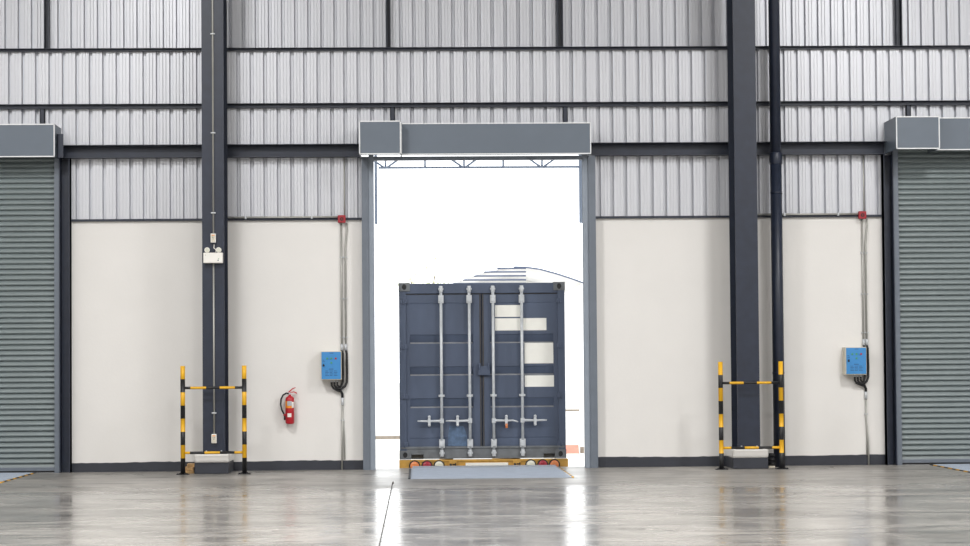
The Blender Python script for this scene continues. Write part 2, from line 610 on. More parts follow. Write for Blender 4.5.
shutter('roller_shutter', 'closed grey-green roller shutter at the left edge of the photo', True, -8.15, -5.205,
        ((X_LP0, X_LP1), (-8.3, -8.21)), ((-5.205, X_LP0), (-8.21, -8.15)),
        ((-7.71, -5.128, .50, 'hood', 4.500, 4.965), (-8.30, -7.712, .70, 'motor_housing', 4.505, 4.99)),
        bracket=(-5.122, -5.03, -.36, 4.50, 4.84))
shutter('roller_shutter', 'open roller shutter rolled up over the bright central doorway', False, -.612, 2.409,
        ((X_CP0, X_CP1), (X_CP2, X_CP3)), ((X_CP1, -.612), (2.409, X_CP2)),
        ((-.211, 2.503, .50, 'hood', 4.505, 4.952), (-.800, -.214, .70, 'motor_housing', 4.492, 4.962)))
shutter('roller_shutter', 'closed grey-green roller shutter at the right edge of the photo', True, 7.012, 10.0,
        ((X_RP0, X_RP1), (10.06, 10.1)), ((X_RP1, 7.012), (10.0, 10.06)),
        ((7.472, 10.10, .50, 'hood', 4.535, 5.000), (6.849, 7.470, .70, 'motor_housing', 4.532, 4.993)))

# ------------------------------------------------------------------ downpipe
t = thing('downpipe', 'dark round downpipe standing beside the right column', 'pipe', (5.175, -.30, 0))
Xp = at(775.6, 110, -.30)[0]*.5+at(778.3, 400, -.30)[0]*.5
MB(M_steel).tube([(Xp, -.30, .0), (Xp, -.30, 4.46)], .083, 24).build('lower_pipe', t)
MB(M_steel).tube([(Xp, -.30, 4.44), (Xp, -.30, ZC)], .080, 24).build('upper_pipe', t)
MB(M_steel).tube([(Xp, -.30, 4.36), (Xp, -.30, 4.37), (Xp, -.30, 4.52), (Xp, -.30, 4.53)], [.086, .092, .092, .084], 24).build('socket_collar', t)
for z in (1.35, 3.95):
    k = MB(M_steel)
    k.tube([(Xp, -.30, z-.015), (Xp, -.30, z+.015)], .087, 24)
    k.box(Xp-.012, Xp+.012, -.22, -.05, z-.012, z+.012)
    k.build('pipe_clip', t)

# ------------------------------------------------------------------ plinths
for x0, x1, y, lab in ((at(195, 465, -.68)[0], at(229.2, 465, -.68)[0], -.755, 'low painted plinth, white above dark, under the left column'),
                       (at(733, 460, -.73)[0], at(768, 460, -.73)[0], -.755, 'low painted plinth, white above dark, under the right column')):
    t = thing('column_plinth', lab, 'plinth', ((x0+x1)/2, y/2, 0))
    MB(M_plinth).box(x0, x1, y, -.013, 0, .155).build('dark_base', t, bevel=.008)
    MB(M_plaster).box(x0-.004, x1+.004, y-.004, -.013, .155, .275).build('white_top', t, bevel=.022)

# timber offcuts beside the left plinth, drain shoe beside the right one
xt = at(190, 470, -.45)[0]
for i, (dx, dz, wd, ly, rz) in enumerate(((-.015, 0, .17, .40, .03), (.0, .0435, .15, .36, -.05), (.02, .087, .12, .30, .06))):
    c = (xt+dx, -.43+.02*i, dz)
    mb = MB(M_wood)
    cs, sn = math.cos(rz), math.sin(rz)
    mb.prism([(c[0]+cs*a-sn*bb, c[1]+sn*a+cs*bb) for a, bb in ((-wd/2, -ly/2), (wd/2, -ly/2), (wd/2, ly/2), (-wd/2, ly/2))], c[2], c[2]+.042, axis='z')
    tag(mb.build('timber_block', bevel=.002), ('lowest raw timber block piled left of the left plinth', 'middle raw timber block of the pile beside left plinth', 'topmost raw timber block of the pile beside left plinth')[i], 'timber', 'timber blocks by the left plinth', 'thing')
xs = at(772, 463, -.5)[0]
t = thing('cable_stub', 'black stubs of cable duct on the floor right of right plinth', 'duct', (xs, -.45, 0))
for i, z in enumerate((.05, .115, .18)):
    MB(M_black).tube([(xs-.05, -.42, z), (xs+.0, -.46, z), (xs+.04, -.46, z-.005)], .026, 10).build('duct_pipe', t)
MB(M_cream).box(xs-.045, xs+.045, -.50, -.36, 0, .024).build('foot_block', t)


# ------------------------------------------------------------------ striped barriers
def barrier(xa, xb, y, label, top_pat, bot_pat, za, zb):
    t = thing('guard_barrier', label, 'barrier', ((xa+xb)/2, y, 0))
    H = 1.515
    for x in (xa, xb):
        p = MB(M_yellow, M_pblack)
        p.striped((x, y, .008), (x, y, H), .0325, [.222]+[(H-.222)/7]*7, [1, 0]*4, 20)
        po = p.build('post', t)
        f = MB(M_pblack)
        f.prism([(x-.085, y-.07), (x+.085, y-.07), (x+.085, y+.07), (x-.085, y+.07)], 0, .010, axis='z')
        for s_ in (-1, 1):
            f.prism([(x+s_*.033, .01), (x+s_*.075, .01), (x+s_*.033, .03)], y-.004, y+.004, axis='y')
            f.tube([(x+s_*.068, y-.05, .008), (x+s_*.068, y-.05, .022)], .010, 6)
        f.build('foot_plate', po)
    for z, pat, nm in ((za, top_pat, 'upper_bar'), (zb, bot_pat, 'lower_bar')):
        MB(M_yellow, M_pblack).striped((xa+.03, y, z), (xb-.03, y, z), .0185, [l for l, _ in pat], [m for _, m in pat], 14).build(nm, t)
    return t


yl, yr = -.875, -.87
barrier(at(183, 470, yl)[0], at(244.6, 470, yl)[0], yl, 'yellow and black striped barrier frame around the left column base',
        [(22, 1), (60, 0), (52, 1), (59, 0), (27, 1)], [(19, 0), (56, 1), (59, 0), (56, 1), (30, 0)], 1.208, .302)
barrier(at(721.5, 465, yr)[0], at(781.9, 465, yr)[0], yr, 'yellow and black striped barrier frame around the right column base',
        [(28, 1), (59, 0), (56, 1), (60, 0), (32, 1)], [(33, 0), (57, 1), (59, 0), (57, 1), (32, 0)], 1.216, .304)


# ------------------------------------------------------------------ electrics on the left column
Xc = at(213.4, 230, -.715)[0]
yc = YCF-.002
t = thing('conduit', 'pale vertical conduit clipped up the front of left column', 'conduit', (Xc, yc, .56))
MB(M_conduit).tube([(Xc, yc-.012, at(213, 238.8, -.6)[1]+.067), (Xc, yc-.012, ZC-.05)], .0125, 10).build('upper_run', t)
MB(M_conduit).tube([(Xc, yc-.012, at(213, 438.3, -.6)[1]+.067), (Xc, yc-.012, at(213, 263, YCF)[1]-.006)], .0125, 10).build('lower_run', t)
for py in (34, 133, 213, 413):
    z = at(213, py, yc)[1]
    k = MB(M_galv)
    k.box(Xc-.032, Xc+.032, yc-.028, yc, z-.009, z+.009)
    k.build('conduit_clip', t, bevel=.002)


def sbox(x, z, label, wd=.072, ht=.128):
    t = thing('power_outlet', label, 'outlet', (x, -.701, z))
    b = MB(M_white)
    b.box(x-wd/2, x+wd/2, -.755, -.701, z-ht/2, z+ht/2)
    b.build('back_box', t, bevel=.006)
    f = MB(M_cream)
    f.box(x-wd*.36, x+wd*.36, -.76, -.754, z-ht*.40, z+ht*.40)
    f.build('face_plate', t, bevel=.003)
    d = MB(M_black)
    for a, bb in ((-.010, .012), (.010, .012), (0, -.012)):
        d.box(x+a-.003, x+a+.003, -.762, -.759, z+bb-.007, z+bb+.007)
    d.build('socket_slot', t)
    MB(M_orange).box(x-wd*.28, x+wd*.28, -.7615, -.759, z+ht*.27, z+ht*.37).build('warning_strip', t)
    return t


sbox(Xc, at(213, 238.8, -.6)[1], 'small white socket box above the emergency light on left column')
sbox(Xc, at(213, 438.3, -.6)[1], 'small white socket box low on left column, inside the barrier')
xe0, xe1 = at(203.3, 257, -.79)[0], at(222.6, 257, -.79)[0]
ze1, ze0 = at(213, 252.6, -.79)[1], at(213, 263, -.79)[1]
t = thing('emergency_light', 'white twin-head emergency light box mounted on left column', 'light', ((xe0+xe1)/2, -.701, ze0))
MB(M_white).box(xe0, xe1, -.795, -.701, ze0, ze1).build('battery_case', t, bevel=.008)
for s_, hx in ((-1, xe0+.045), (1, xe1-.045)):
    hd = MB(M_white)
    hd.tube([(hx, -.73, ze1+.030), (hx-s_*.006, -.775, ze1+.036), (hx-s_*.01, -.8, ze1+.036)], [.024, .034, .038], 14)
    ho = hd.build('lamp_head', t)
    MB(M_lampw).tube([(hx-s_*.01, -.799, ze1+.036), (hx-s_*.0105, -.804, ze1+.036)], .031, 14).build('lens', ho)
    MB(M_black).tube([(hx-s_*.0, -.745, ze1-.002), (hx, -.745, ze1+.012)], .012, 8).build('swivel', ho)
cb = MB(M_white)
xm = Xc+.012
cb.tube([(xm, -.73, ze1+.115), (xm-.004, -.742, ze1+.07), (xm+.03, -.75, ze1+.04), (xm+.018, -.74, ze1+.0)], .007, 8)
cb.build('supply_lead', t)
k = MB(M_black)
k.box(xe0+.05, xe1-.05, -.77, -.73, ze1-.002, ze1+.006)
k.build('top_gasket', t)
k = MB(M_dark, M_green, M_black)
k.box(xe1-.07, xe1-.055, -.798, -.794, ze0+.03, ze0+.045, 0)
k.build('indicator', t)
k = MB(M_dark, M_green, M_black)
k.box(xe1-.06, xe1-.05, -.798, -.794, ze0+.055, ze0+.065, 1)
k.build('indicator', t)
k = MB(M_dark, M_green, M_black)
k.box(xe0+.028, xe0+.036, -.798, -.794, ze1-.038, ze1-.030, 2)
k.build('indicator', t)


# ------------------------------------------------------------------ fire alarm boxes, conduits and control boxes
def alarm(x, z, label):
    t = thing('fire_alarm_box', label, 'alarm', (x, -.046, z-.055))
    MB(M_dred).box(x-.056, x+.056, -.10, -.046, z-.055, z+.055).build('case', t, bevel=.006)
    MB(M_galv).box(x-.05, x+.05, -.046, -.001, z-.052, ZW-.002).build('mount_plate', t)
    MB(M_black).tube([(x, -.099, z-.002), (x, -.106, z-.002)], .026, 18).build('sounder_ring', t)
    MB(M_dred).tube([(x, -.105, z-.002), (x, -.109, z-.002)], .011, 12).build('push_button', t)
    return t


xaL, zaL = -1.079, 3.622
xaR, zaR = 6.493, 3.637
alarm(xaL, zaL, 'square red fire alarm box on the wall top left of the open doorway')
alarm(xaR, zaR, 'square red fire alarm box on the wall top beside the right shutter')


def clip(mb, x, z, w_=.03):
    mb.box(x-w_, x+w_, -.032, -.0005, z-.008, z+.008)


def conduit_run(side, xa, za, xcol, zrun, xb1, xb2, zcoup, ztop):
    # horizontal run along the wall top from the column
    t = thing('conduit', 'pale horizontal conduit on the wall top from %s to red alarm box' % ('left column' if side == 'left' else 'right column'), 'conduit', ((xcol+xa)/2, -.06, zrun))
    MB(M_conduit).tube([(xcol, -.062, zrun), (xa-.056, -.062, zrun)], .0135, 10).build('horizontal_run', t)
    for f in ((.2, .75) if side == 'left' else (.35, .8)):
        x = xcol+(xa-xcol)*f
        MB(M_galv).box(x-.012, x+.012, -.08, -.04, zrun-.024, zrun+.024).build('conduit_clip', t)
    t = thing('conduit', 'thin conduit rising over ribbed cladding above the %s red alarm box' % side, 'conduit', (xa+.03, -.02, za+.055))
    MB(M_conduit).tube([(xa+.038, -.03, za+.056), (xa+.038, -.03, ztop)], .0105, 8).build('riser', t)
    t = thing('conduit', 'pair of grey conduits dropping from the %s red alarm box to control box' % side, 'conduit', (xb1, -.02, zcoup))
    MB(M_conduit).tube([(xb1, -.022, za-.056), (xb1, -.022, zcoup)], .0135, 10).build('drop_pipe', t)
    MB(M_conduit).tube([(xb2+.025, -.022, za-.056), (xb2+.025, -.022, za-.15), (xb2, -.022, za-.42), (xb2, -.022, zcoup)], .0135, 10).build('drop_pipe', t)
    for zz in (za-.55, za-1.15, zcoup+.18):
        mb = MB(M_galv)
        clip(mb, (xb1+xb2)/2, zz, .052)
        mb.build('conduit_clip', t)
    for x in (xb1, xb2):
        MB(M_galv).tube([(x, -.022, zcoup+.085), (x, -.022, zcoup-.005)], .021, 10).build('coupler', t)


def control(side, x0, x1, z0, z1, xb1, xb2, zcoup, xlow, zlow, label, face=None):
    dep = .20
    t = thing('control_box', label, 'control box', ((x0+x1)/2, -dep/2, z0))
    MB(M_cream).box(x0, x1, -dep, -.003, z0, z1).build('case', t, bevel=.006)
    f0, f1, g0, g1 = x0+.012, x1-.008, z0+.014, z1-.010
    d = MB(M_blue)
    d.box(f0, f1, -dep-.012, -dep, g0, g1)
    door = d.build('front_panel', t, bevel=.003)
    W, H = f1-f0, g1-g0
    yf = -dep-.012

    def P(u, v):
        return f0+W*u, g1-H*v
    for u, v, m, nm in ((.30, .24, M_green, 'green_button'), (.51, .24, M_green, 'green_button'), (.74, .24, M_red, 'red_button'), (.51, .40, M_green, 'green_button')):
        x, z = P(u, v)
        MB(m).tube([(x, yf+.002, z), (x, yf-.012, z)], .0135, 14).build(nm, door)
    x, z = P(.115, .50)
    kk = MB(M_black)
    kk.tube([(x, yf+.002, z), (x, yf-.012, z)], .014, 14)
    kk.box(x-.005, x+.005, yf-.022, yf-.010, z-.004, z+.026)
    kk.build('selector_knob', door)
    pr = MB(M_dark)
    for u, v, wd in ((.52, .045, .2), (.10, .30, .10), (.12, .36, .12)):
        x, z = P(u, v)
        pr.box(x-W*wd/2, x+W*wd/2, yf-.0012, yf+.001, z-.0035, z+.0035)
    x, z = P(.5, .63)
    pr.box(x-W*.12, x+W*.12, yf-.0012, yf+.001, z-.004, z+.004)
    for i in range(4):
        for j in range(3):
            x, z = P(.18+.22*j+.11, .70+.055*i)
            pr.box(x-W*.095, x+W*(.06+.03*((i+j) % 2)), yf-.0012, yf+.001, z-.003, z+.003)
    pr.build('printed_lines', door)
    # glands and black flexible leads
    xg = [x0+(x1-x0)*u for u in (.50, .64, .78)]
    for x in xg:
        MB(M_galv).tube([(x, -.10, z0+.004), (x, -.10, z0-.03)], .016, 10).build('cable_gland', t)
    for i, x in enumerate(xg):
        zz = z0-.13-.02*(i % 2)
        xx = (xg[i]+xlow)/2
        MB(M_black).tube([(x, -.10, z0-.03), (x+.004, -.098, z0-.08), (x+.03, -.085, z0-.12+.012*i), (xlow-.07, -.06, z0-.152+.012*i), (xlow-.02, -.045, z0-.17+.008*i), (xlow-.004+.004*i, -.03, z0-.205), (xlow-.004+.004*i, -.022, zlow)], .0155, 10).build('flexible_lead', t)
    for i, x in enumerate((xb1, xb2)):
        pts = [(x, -.022, zcoup), (x+.012, -.024, zcoup-.05), (x+.016, -.026, z0+.1), (x+.012, -.03, z0-.03), (x-.012, -.05, z0-.09), (x-.06, -.07, z0-.128), (x-.13, -.085, z0-.115)]
        MB(M_black).tube(pts, .0165, 10).build('flexible_lead', t)
    # floor conduit below
    p = thing('conduit', 'grey conduit from floor up to leads below the %s blue control box' % side, 'conduit', (xlow, -.025, 0))
    MB(M_galv).tube([(xlow, -.022, zlow+.005), (xlow, -.022, zlow-.10)], .021, 10).build('coupler', p)
    MB(M_conduit).tube([(xlow, -.022, zlow-.09), (xlow, -.022, zlow-.42), (xlow+.012, -.026, zlow-.60), (xlow+.025, -.028, .35), (xlow+.027, -.032, .0)] if side == 'right' else
                       [(xlow, -.022, zlow-.09), (xlow-.003, -.024, .5), (xlow-.012, -.032, .0)], .0125, 10).build('floor_pipe', p)
    MB(M_conduit).tube([(xlow+.012, -.016, zlow-.30), (xlow+.026, -.016, .5), (xlow+.030, -.018, .14)] if side == 'left' else
                       [(xlow+.002, -.016, zlow-.30), (xlow+.006, -.016, .5), (xlow+.004, -.018, .14)], .0085, 8).build('thin_pipe', p)
    mb = MB(M_galv)
    clip(mb, xlow, zlow-.32, .026)
    mb.build('conduit_clip', p)


def XZ(px_, py_, Y):
    return at(px_, py_, Y)


def setup(side, xa, za, xcol, zrun, b, bx, zc, low, ztop, label):
    x0, x1 = at(b[0], b[2], -.2)[0], at(b[1], b[2], -.2)[0]
    z1, z0 = at(b[0], b[2], -.2)[1], at(b[0], b[3], -.2)[1]
    xb1, xb2 = at(bx[0], zc, -.02)[0], at(bx[1], zc, -.02)[0]
    zcoup = at(bx[0], zc, -.02)[1]
    xlow, zlow = at(low[0], low[1], -.02)
    conduit_run(side, xa, za, xcol, zrun, xb1, xb2, zcoup, ztop)
    control(side, x0, x1, z0, z1, xb1, xb2, zcoup, xlow, zlow, label)


setup('left', xaL, zaL, XCL1-.1, 3.655, (320.6, 341.3, 351.3, 380.2), (341.8, 345.8), 350, (342.4, 398), 4.515,
      'blue control box with buttons, on white wall left of the doorway')
setup('right', xaR, zaR, XCR1-.1, 3.655, (845.2, 866.4, 347.2, 375), (863.6, 866.8), 345, (865.8, 392), 4.515,
      'blue control box with buttons, on white wall beside the right shutter')

# ------------------------------------------------------------------ fire extinguisher
xx, zz = at(289.8, 410, -.10)
z0, z1 = at(290.6, 424, -.10)[1], at(290.6, 396, -.10)[1]
ye = -.095
t = thing('fire_extinguisher', 'red fire extinguisher with black hose hanging on the white wall', 'extinguisher', (xx, ye, z0))
r = .064
prof = [(z0, r*.6), (z0+.006, r*.86), (z0+.02, r), (z1-.045, r), (z1-.022, r*.88), (z1-.006, r*.6), (z1+.004, r*.32), (z1+.022, r*.28)]
MB(M_red).tube([(xx, ye, z) for z, _ in prof], [q for _, q in prof], 28).build('cylinder', t)


def wrap(mb, z_0, z_1, a0, a1, rr, m=0, n=10):
    o = len(mb.v)
    for i in range(n+1):
        a = a0+(a1-a0)*i/n
        for z in (z_0, z_1):
            mb.v.append((xx+rr*math.sin(a), ye-rr*math.cos(a), z))
    for i in range(n):
        mb.face([o+2*i, o+2*i+1, o+2*i+3, o+2*i+2], m, True)


H = z1-z0
lb = MB(M_orange, M_glabel, M_white)
wrap(lb, z0+H*.57, z0+H*.82, -1.25, -.55, r+.0012, 0)
wrap(lb, z0+H*.57, z0+H*.655, -.55, .62, r+.0012, 0)
wrap(lb, z0+H*.655, z0+H*.82, -.55, .5, r+.0012, 1)
wrap(lb, z0+H*.58, z0+H*.79, .5, 1.25, r+.0012, 2)
lb.build('instruction_label', t)
lb = MB(M_white)
wrap(lb, z0+H*.25, z0+H*.385, -.50, .42, r+.0012, 0)
lb.build('inspection_tag', t)
MB(M_galv).tube([(xx, ye, z1+.015), (xx, ye, z1+.05)], .017, 12).build('valve', t)
h = MB(M_red)
h.prism([(xx-.022, z1+.052), (xx-.022, z1+.040), (xx+.06, z1+.052), (xx+.105, z1+.028), (xx+.098, z1+.052), (xx+.06, z1+.066)], ye-.010, ye+.010, axis='y')
h.build('carry_handle', t)
h = MB(M_red)
h.prism([(xx-.022, z1+.060), (xx-.010, z1+.072), (xx+.045, z1+.115), (xx+.086, z1+.125), (xx+.086, z1+.116), (xx+.048, z1+.100), (xx+.0, z1+.056)], ye-.009, ye+.009, axis='y')
h.build('squeeze_lever', t)
hp = [(xx-.012, ye, z1+.035), (xx-.05, ye-.005, z1+.040), (xx-.095, ye-.008, z1+.015), (xx-.125, ye-.01, z1-.045), (xx-.13, ye-.01, z1-.12), (xx-.115, ye-.01, z1-.20), (xx-.085, ye-.005, z1-.255), (xx-.075, ye, z1-.275)]
MB(M_black).tube(hp, .0125, 10).build('hose', t)
MB(M_red).tube([(xx-.076, ye, z1-.255), (xx-.073, ye, z1-.285)], .019, 12).build('hose_collar', t)
MB(M_black).tube([(xx-.073, ye, z1-.28), (xx-.071, ye, z1-.345)], [.013, .017], 12).build('nozzle', t)
k = MB(M_galv)
k.box(xx-.02, xx+.02, -.036, -.0005, z1-.14, z1-.01)
k.build('wall_mount', t)


# ------------------------------------------------------------------ dock levellers
def leveller(x0, x1, y0, y1, lip, label):
    t = thing('dock_leveller', label, 'dock leveller', ((x0+x1)/2, y0, 0))
    p = MB(M_tread)
    p.box(x0+.03, x1-.03, y0, y1, .001, .010)
    # raised tread bars
    n = 56
    for i in range(n):
        y = y0+.03+(y1-y0-.06)*i/(n-1)
        p.box(x0+.05, x1-.05, y-.005, y+.005, .010, .0125)
    p.build('deck_plate', t)
    k = MB(M_yellow, M_pblack)
    for xa, xb in ((x0, x0+.028), (x1-.028, x1)):
        m = 12 if xa > x0 or not lip else 1
        for i in range(m):
            ya, yb = y0+(y1-y0)*i/m, y0+(y1-y0)*(i+1)/m
            k.prism([(xa, ya), (xb, ya), (xb, yb), (xa, yb)], .001, .012, m=(i % 2) if m > 1 else 1, axis='z')
    k.build('hazard_strip', t)
    if lip:
        l_ = MB(M_tread)
        l_.prism([(y1-.005, .001), (y1+.34, .018), (y1+.34, .026), (y1-.005, .014)], x0+.05, x1-.05)
        l_.build('lip_plate', t)
    return t


leveller(-.131, 2.057, -2.44, -.02, True, 'blue-grey tread plate dock leveller in front of the container')
leveller(-7.70, -5.46, -2.44, -.17, False, 'blue-grey dock leveller in front of the left shutter')
leveller(7.40, 9.60, -2.44, -.17, False, 'blue-grey dock leveller in front of the right shutter')

# ------------------------------------------------------------------ the shipping container
YC = .66                                   # plane of the rear frame
BX0, BX1 = at(399.3, 370, YC)[0], at(565.2, 370, YC)[0]
BZ0c, BZ1c = at(482, 458.5, YC)[1], at(482, 282.8, YC)[1]
W, Hc = BX1-BX0, BZ1c-BZ0c


def cx(px_): return at(px_, 370, YC)[0]
def cz(py_): return at(482, py_, YC)[1]


t = thing('shipping_container', 'weathered blue shipping container with closed rear doors, backed up to the doorway', 'container', ((BX0+BX1)/2, YC, BZ0c))
LEN = 6.06
fr = MB(M_box)
post = .15
fr.box(BX0, BX0+.105, YC, YC+.16, BZ0c, BZ1c)
fr.box(BX1-.105, BX1, YC, YC+.16, BZ0c, BZ1c)
fr.box(BX0+.105, BX1-.105, YC+.005, YC+.14, BZ1c-.155, BZ1c-.004)
fr.build('rear_frame', t, bevel=.006)
sill = MB(M_boxd)
zs = cz(447.5)
xs0, xs1, xs2, xs3 = cx(410.8), cx(423), cx(543), cx(554.5)
zl0, zl1 = cz(459), cz(454.2)
sill.box(BX0+.105, xs0, YC+.004, YC+.14, BZ0c, zs)
sill.box(xs1, xs2, YC+.004, YC+.14, BZ0c, zs)
sill.box(xs3, BX1-.105, YC+.004, YC+.14, BZ0c, zs)
for a, b_ in ((xs0, xs1), (xs2, xs3)):
    sill.box(a, b_, YC+.004, YC+.14, zl1, zs)
    sill.box(a, b_, YC+.11, YC+.14, zl0, zl1)
sill.box(BX0+.02, BX1-.02, YC-.01, YC+.05, cz(448.3), cz(446.2))
sill.build('door_sill', t, bevel=.004)
# corrugated sides, roof, front end
sd = MB(M_box)
for x in (BX0+.05, BX1-.05):
    o = 1 if x < 1 else -1
    pts = []
    y = YC+.16
    while y < YC+LEN-.1:
        pts += [(x, y), (x, y+.07), (x+o*.036, y+.14), (x+o*.036, y+.21)]
        y += .28
    pts.append((x, YC+LEN))
    sd.strip(pts, BZ0c+.1, BZ1c-.06, axis='z')
sd.build('side_panel', t, solid=.002)
rf = MB(M_box)
rf.box(BX0+.03, BX1-.03, YC+.14, YC+LEN, BZ1c-.06, BZ1c-.02)
rf.build('roof_panel', t)
en = MB(M_box)
en.box(BX0, BX1, YC+LEN-.05, YC+LEN, BZ0c, BZ1c)
en.build('front_end', t)
MB(M_boxd).box(BX0+.03, BX1-.03, YC+.14, YC+LEN, BZ0c+.02, BZ0c+.14).build('underframe', t)
# corner castings with a hole each
for x0, x1 in ((BX0-.006, BX0+.165), (BX1-.165, BX1+.006)):
    for z0_, z1_ in ((BZ1c-.118, BZ1c+.006), (BZ0c-.004, BZ0c+.125)):
        cc = MB(M_boxd, M_black)
        xm, zm = (x0+x1)/2, (z0_+z1_)/2
        n = 16
        o = len(cc.v)
        yf = YC-.012
        ring = []
        for k in range(n):
            a = 2*PI*k/n
            ca, sa = math.cos(a), math.sin(a)
            s_ = min((x1-x0)/2/max(abs(ca), 1e-6), (z1_-z0_)/2/max(abs(sa), 1e-6))
            cc.v.append((xm+ca*s_, yf, zm+sa*s_))
            cc.v.append((xm+ca*.034, yf, zm+sa*.042))
            cc.v.append((xm+ca*.034, yf+.010, zm+sa*.042))
        for k in range(n):
            j = (k+1) % n
            cc.face([o+3*k, o+3*j, o+3*j+1, o+3*k+1])
            cc.face([o+3*k+1, o+3*j+1, o+3*j+2, o+3*k+2])
        cc.face([o+3*k+2 for k in range(n)], 1)
        pass
        cc.box(x0, x0+.01, yf+.001, YC+.15, z0_, z1_)
        cc.box(x1-.01, x1, yf+.001, YC+.15, z0_, z1_)
        cc.box(x0, x1, yf+.001, YC+.15, z1_-.008, z1_)
        cc.box(x0, x1, yf+.001, YC+.15, z0_, z0_+.008)
        cc.build('corner_casting', t)
# door leaves: five pressed recesses are horizontal swages
YD = YC+.035
ztop, zbot = cz(294), cz(447)
bands = [(334.2, 343), (366.2, 375), (398, 407.3)]
lines = [303, 438]
for side, xa, xb, p0, p1 in (('left', BX0+.105, cx(481.6), cx(410), cx(473.3)), ('right', cx(482.4), BX1-.105, cx(490.3), cx(553.8))):
    lf = MB(M_box, M_dust)
    prof = [(YD, ztop)]
    for ln in lines[:1]:
        z = cz(ln)
        prof += [(YD, z+.008), (YD+.006, z+.004), (YD+.006, z-.002), (YD, z-.006)]
    for a, b_ in bands:
        za, zb = cz(a), cz(b_)
        prof += [(YD, za), (YD+.012, za-.004), (YD+.044, zb+.016), (YD, zb-.006)]
    for ln in lines[1:]:
        z = cz(ln)
        prof += [(YD, z+.008), (YD+.006, z+.004), (YD+.006, z-.002), (YD, z-.006)]
    prof.append((YD, zbot))
    lf.prism(prof+[(YD+.06, zbot), (YD+.06, ztop)], p0, p1)
    for a, b_ in bands:
        zb = cz(b_)
        lf.prism([(YD+.003, zb-.004), (YD+.040, zb+.0165), (YD+.003, zb+.0005)], p0+.004, p1-.004, 1)
    lf.box(xa, p0, YD-.001, YD+.06, zbot, ztop)
    lf.box(p1, xb, YD-.001, YD+.06, zbot, ztop)
    d = lf.build('door_leaf', t)
    if side == 'left':
        d['label'] = 'left door leaf with a lighter touched-up patch'
    else:
        d['label'] = 'right door leaf with four white stickers'
    gk = MB(M_gasket)
    gx = cx(480.6) if side == 'left' else cx(483.4)
    gk.box(gx-.010, gx+.010, YD-.008, YD+.05, zbot, ztop)
    gk.box(xa, xb, YD-.010, YD+.02, ztop-.002, ztop+.022)
    gk.build('gasket', d)
    # hinges along the post
    for py in (301, 346, 396, 444):
        z = cz(py)
        hx0, hx1 = (BX0+.012, BX0+.125) if side == 'left' else (BX1-.125, BX1-.012)
        hg = MB(M_box)
        hg.box(hx0, hx1, YC-.014, YC+.03, z-.032, z+.032)
        xh = BX0+.07 if side == 'left' else BX1-.07
        hg.tube([(xh, YC-.012, z-.04), (xh, YC-.012, z+.04)], .014, 10)
        hg.build('hinge', d, bevel=.003)
    rods = (441.4, 469.6) if side == 'left' else (493.3, 522)
    for rx in rods:
        x = cx(rx)
        rd = MB(M_galv)
        rd.tube([(x, YC-.035, cz(455)), (x, YC-.035, cz(287.5))], .0215, 14)
        ro = rd.build('locking_rod', d)
        for pt, pb, wd, nm in ((295, 303, .040, 'rod_guide'), (439, 447.5, .042, 'rod_guide'), (394.3, 396.6, .045, 'rod_bracket')):
            g = MB(M_galv)
            g.box(x-wd, x+wd, YC-.048, YC+.034, cz(pb), cz(pt))
            g.box(x-wd*.72, x+wd*.72, YC-.062, YC-.046, cz(pb)+.02 if pb-pt > 4 else cz(pb), cz(pt)-.02 if pb-pt > 4 else cz(pt))
            g.build(nm, ro, bevel=.004)
        for pt, pb, nm in ((286.2, 291.5, 'cam_keeper'), (450, 455.5, 'cam_keeper')):
            g = MB(M_galv)
            zc_ = (cz(pt)+cz(pb))/2
            g.box(x-.038, x+.038, YC-.05, YC+.005, zc_-.014, zc_+.014)
            g.tube([(x, YC-.035, cz(pb)-.01), (x, YC-.035, cz(pt)+.005)], .029, 10)
            g.build(nm, ro, bevel=.003)
        # handle with its catch
        s_ = -1 if side == 'left' else 1
        zh = cz(420.5)
        hp_ = [(x, YC-.045, zh), (x+s_*.06, YC-.055, zh), (x+s_*.20, YC-.060, zh-.004), (x+s_*.28, YC-.060, zh), (x+s_*.36, YC-.062, zh)]
        if side == 'right' and rx == rods[0]:
            hp_[-1] = (x+s_*.36, YC-.062, zh-.022)
        hm = MB(M_galv)
        hm.tube(hp_, [.022, .019, .015, .014, .011], 10)
        hm.box(x-.03, x+.03, YC-.065, YC-.02, zh-.034, zh+.034)
        hm.build('handle', ro)
        xk = x+s_*.185
        k = MB(M_galv)
        k.tube([(xk, YC-.078, zh), (xk, YC+.034, zh)], .030, 14)
        k.box(xk-.018, xk+.018, YC-.085, YC+.01, zh-.07, zh+.07)
        k.ball((xk, YC-.07, zh+.062), .022)
        k.ball((xk, YC-.07, zh-.062), .022)
        k.build('handle_catch', ro)
        if side == 'right' and rx == rods[0]:
            MB(M_lampo).tube([(xk, YC-.10, zh-.045), (xk, YC-.098, zh-.11)], [.016, .021], 10).build('bolt_seal', ro)
    if side == 'right':
        for x0, x1, y0, y1 in ((495.6, 521, 305.2, 317), (495.6, 547, 318.4, 330.6), (524.8, 553.6, 343.2, 363.8), (524.8, 554, 375.8, 387.2)):
            MB(M_card).box(cx(x0), cx(x1), YD-.003, YD+.001, cz(y1), cz(y0)).build('sticker', d)
        lk = MB(M_box)
        lk.box(cx(478), cx(490), YD-.06, YD-.002, cz(375.2), cz(366))
        lk.tube([(cx(479.5), YD-.05, cz(363)), (cx(479.5), YD-.05, cz(370))], .02, 10)
        lk.tube([(cx(488.5), YD-.05, cz(363)), (cx(488.5), YD-.05, cz(370))], .02, 10)
        lk.build('lock_box', d, bevel=.006)
    else:
        mb = MB(M_patch)
        pts = [(447.6, 445.5), (466.8, 446.2), (467.2, 440), (465.5, 432), (463, 426), (449, 425.4), (447.8, 436)]
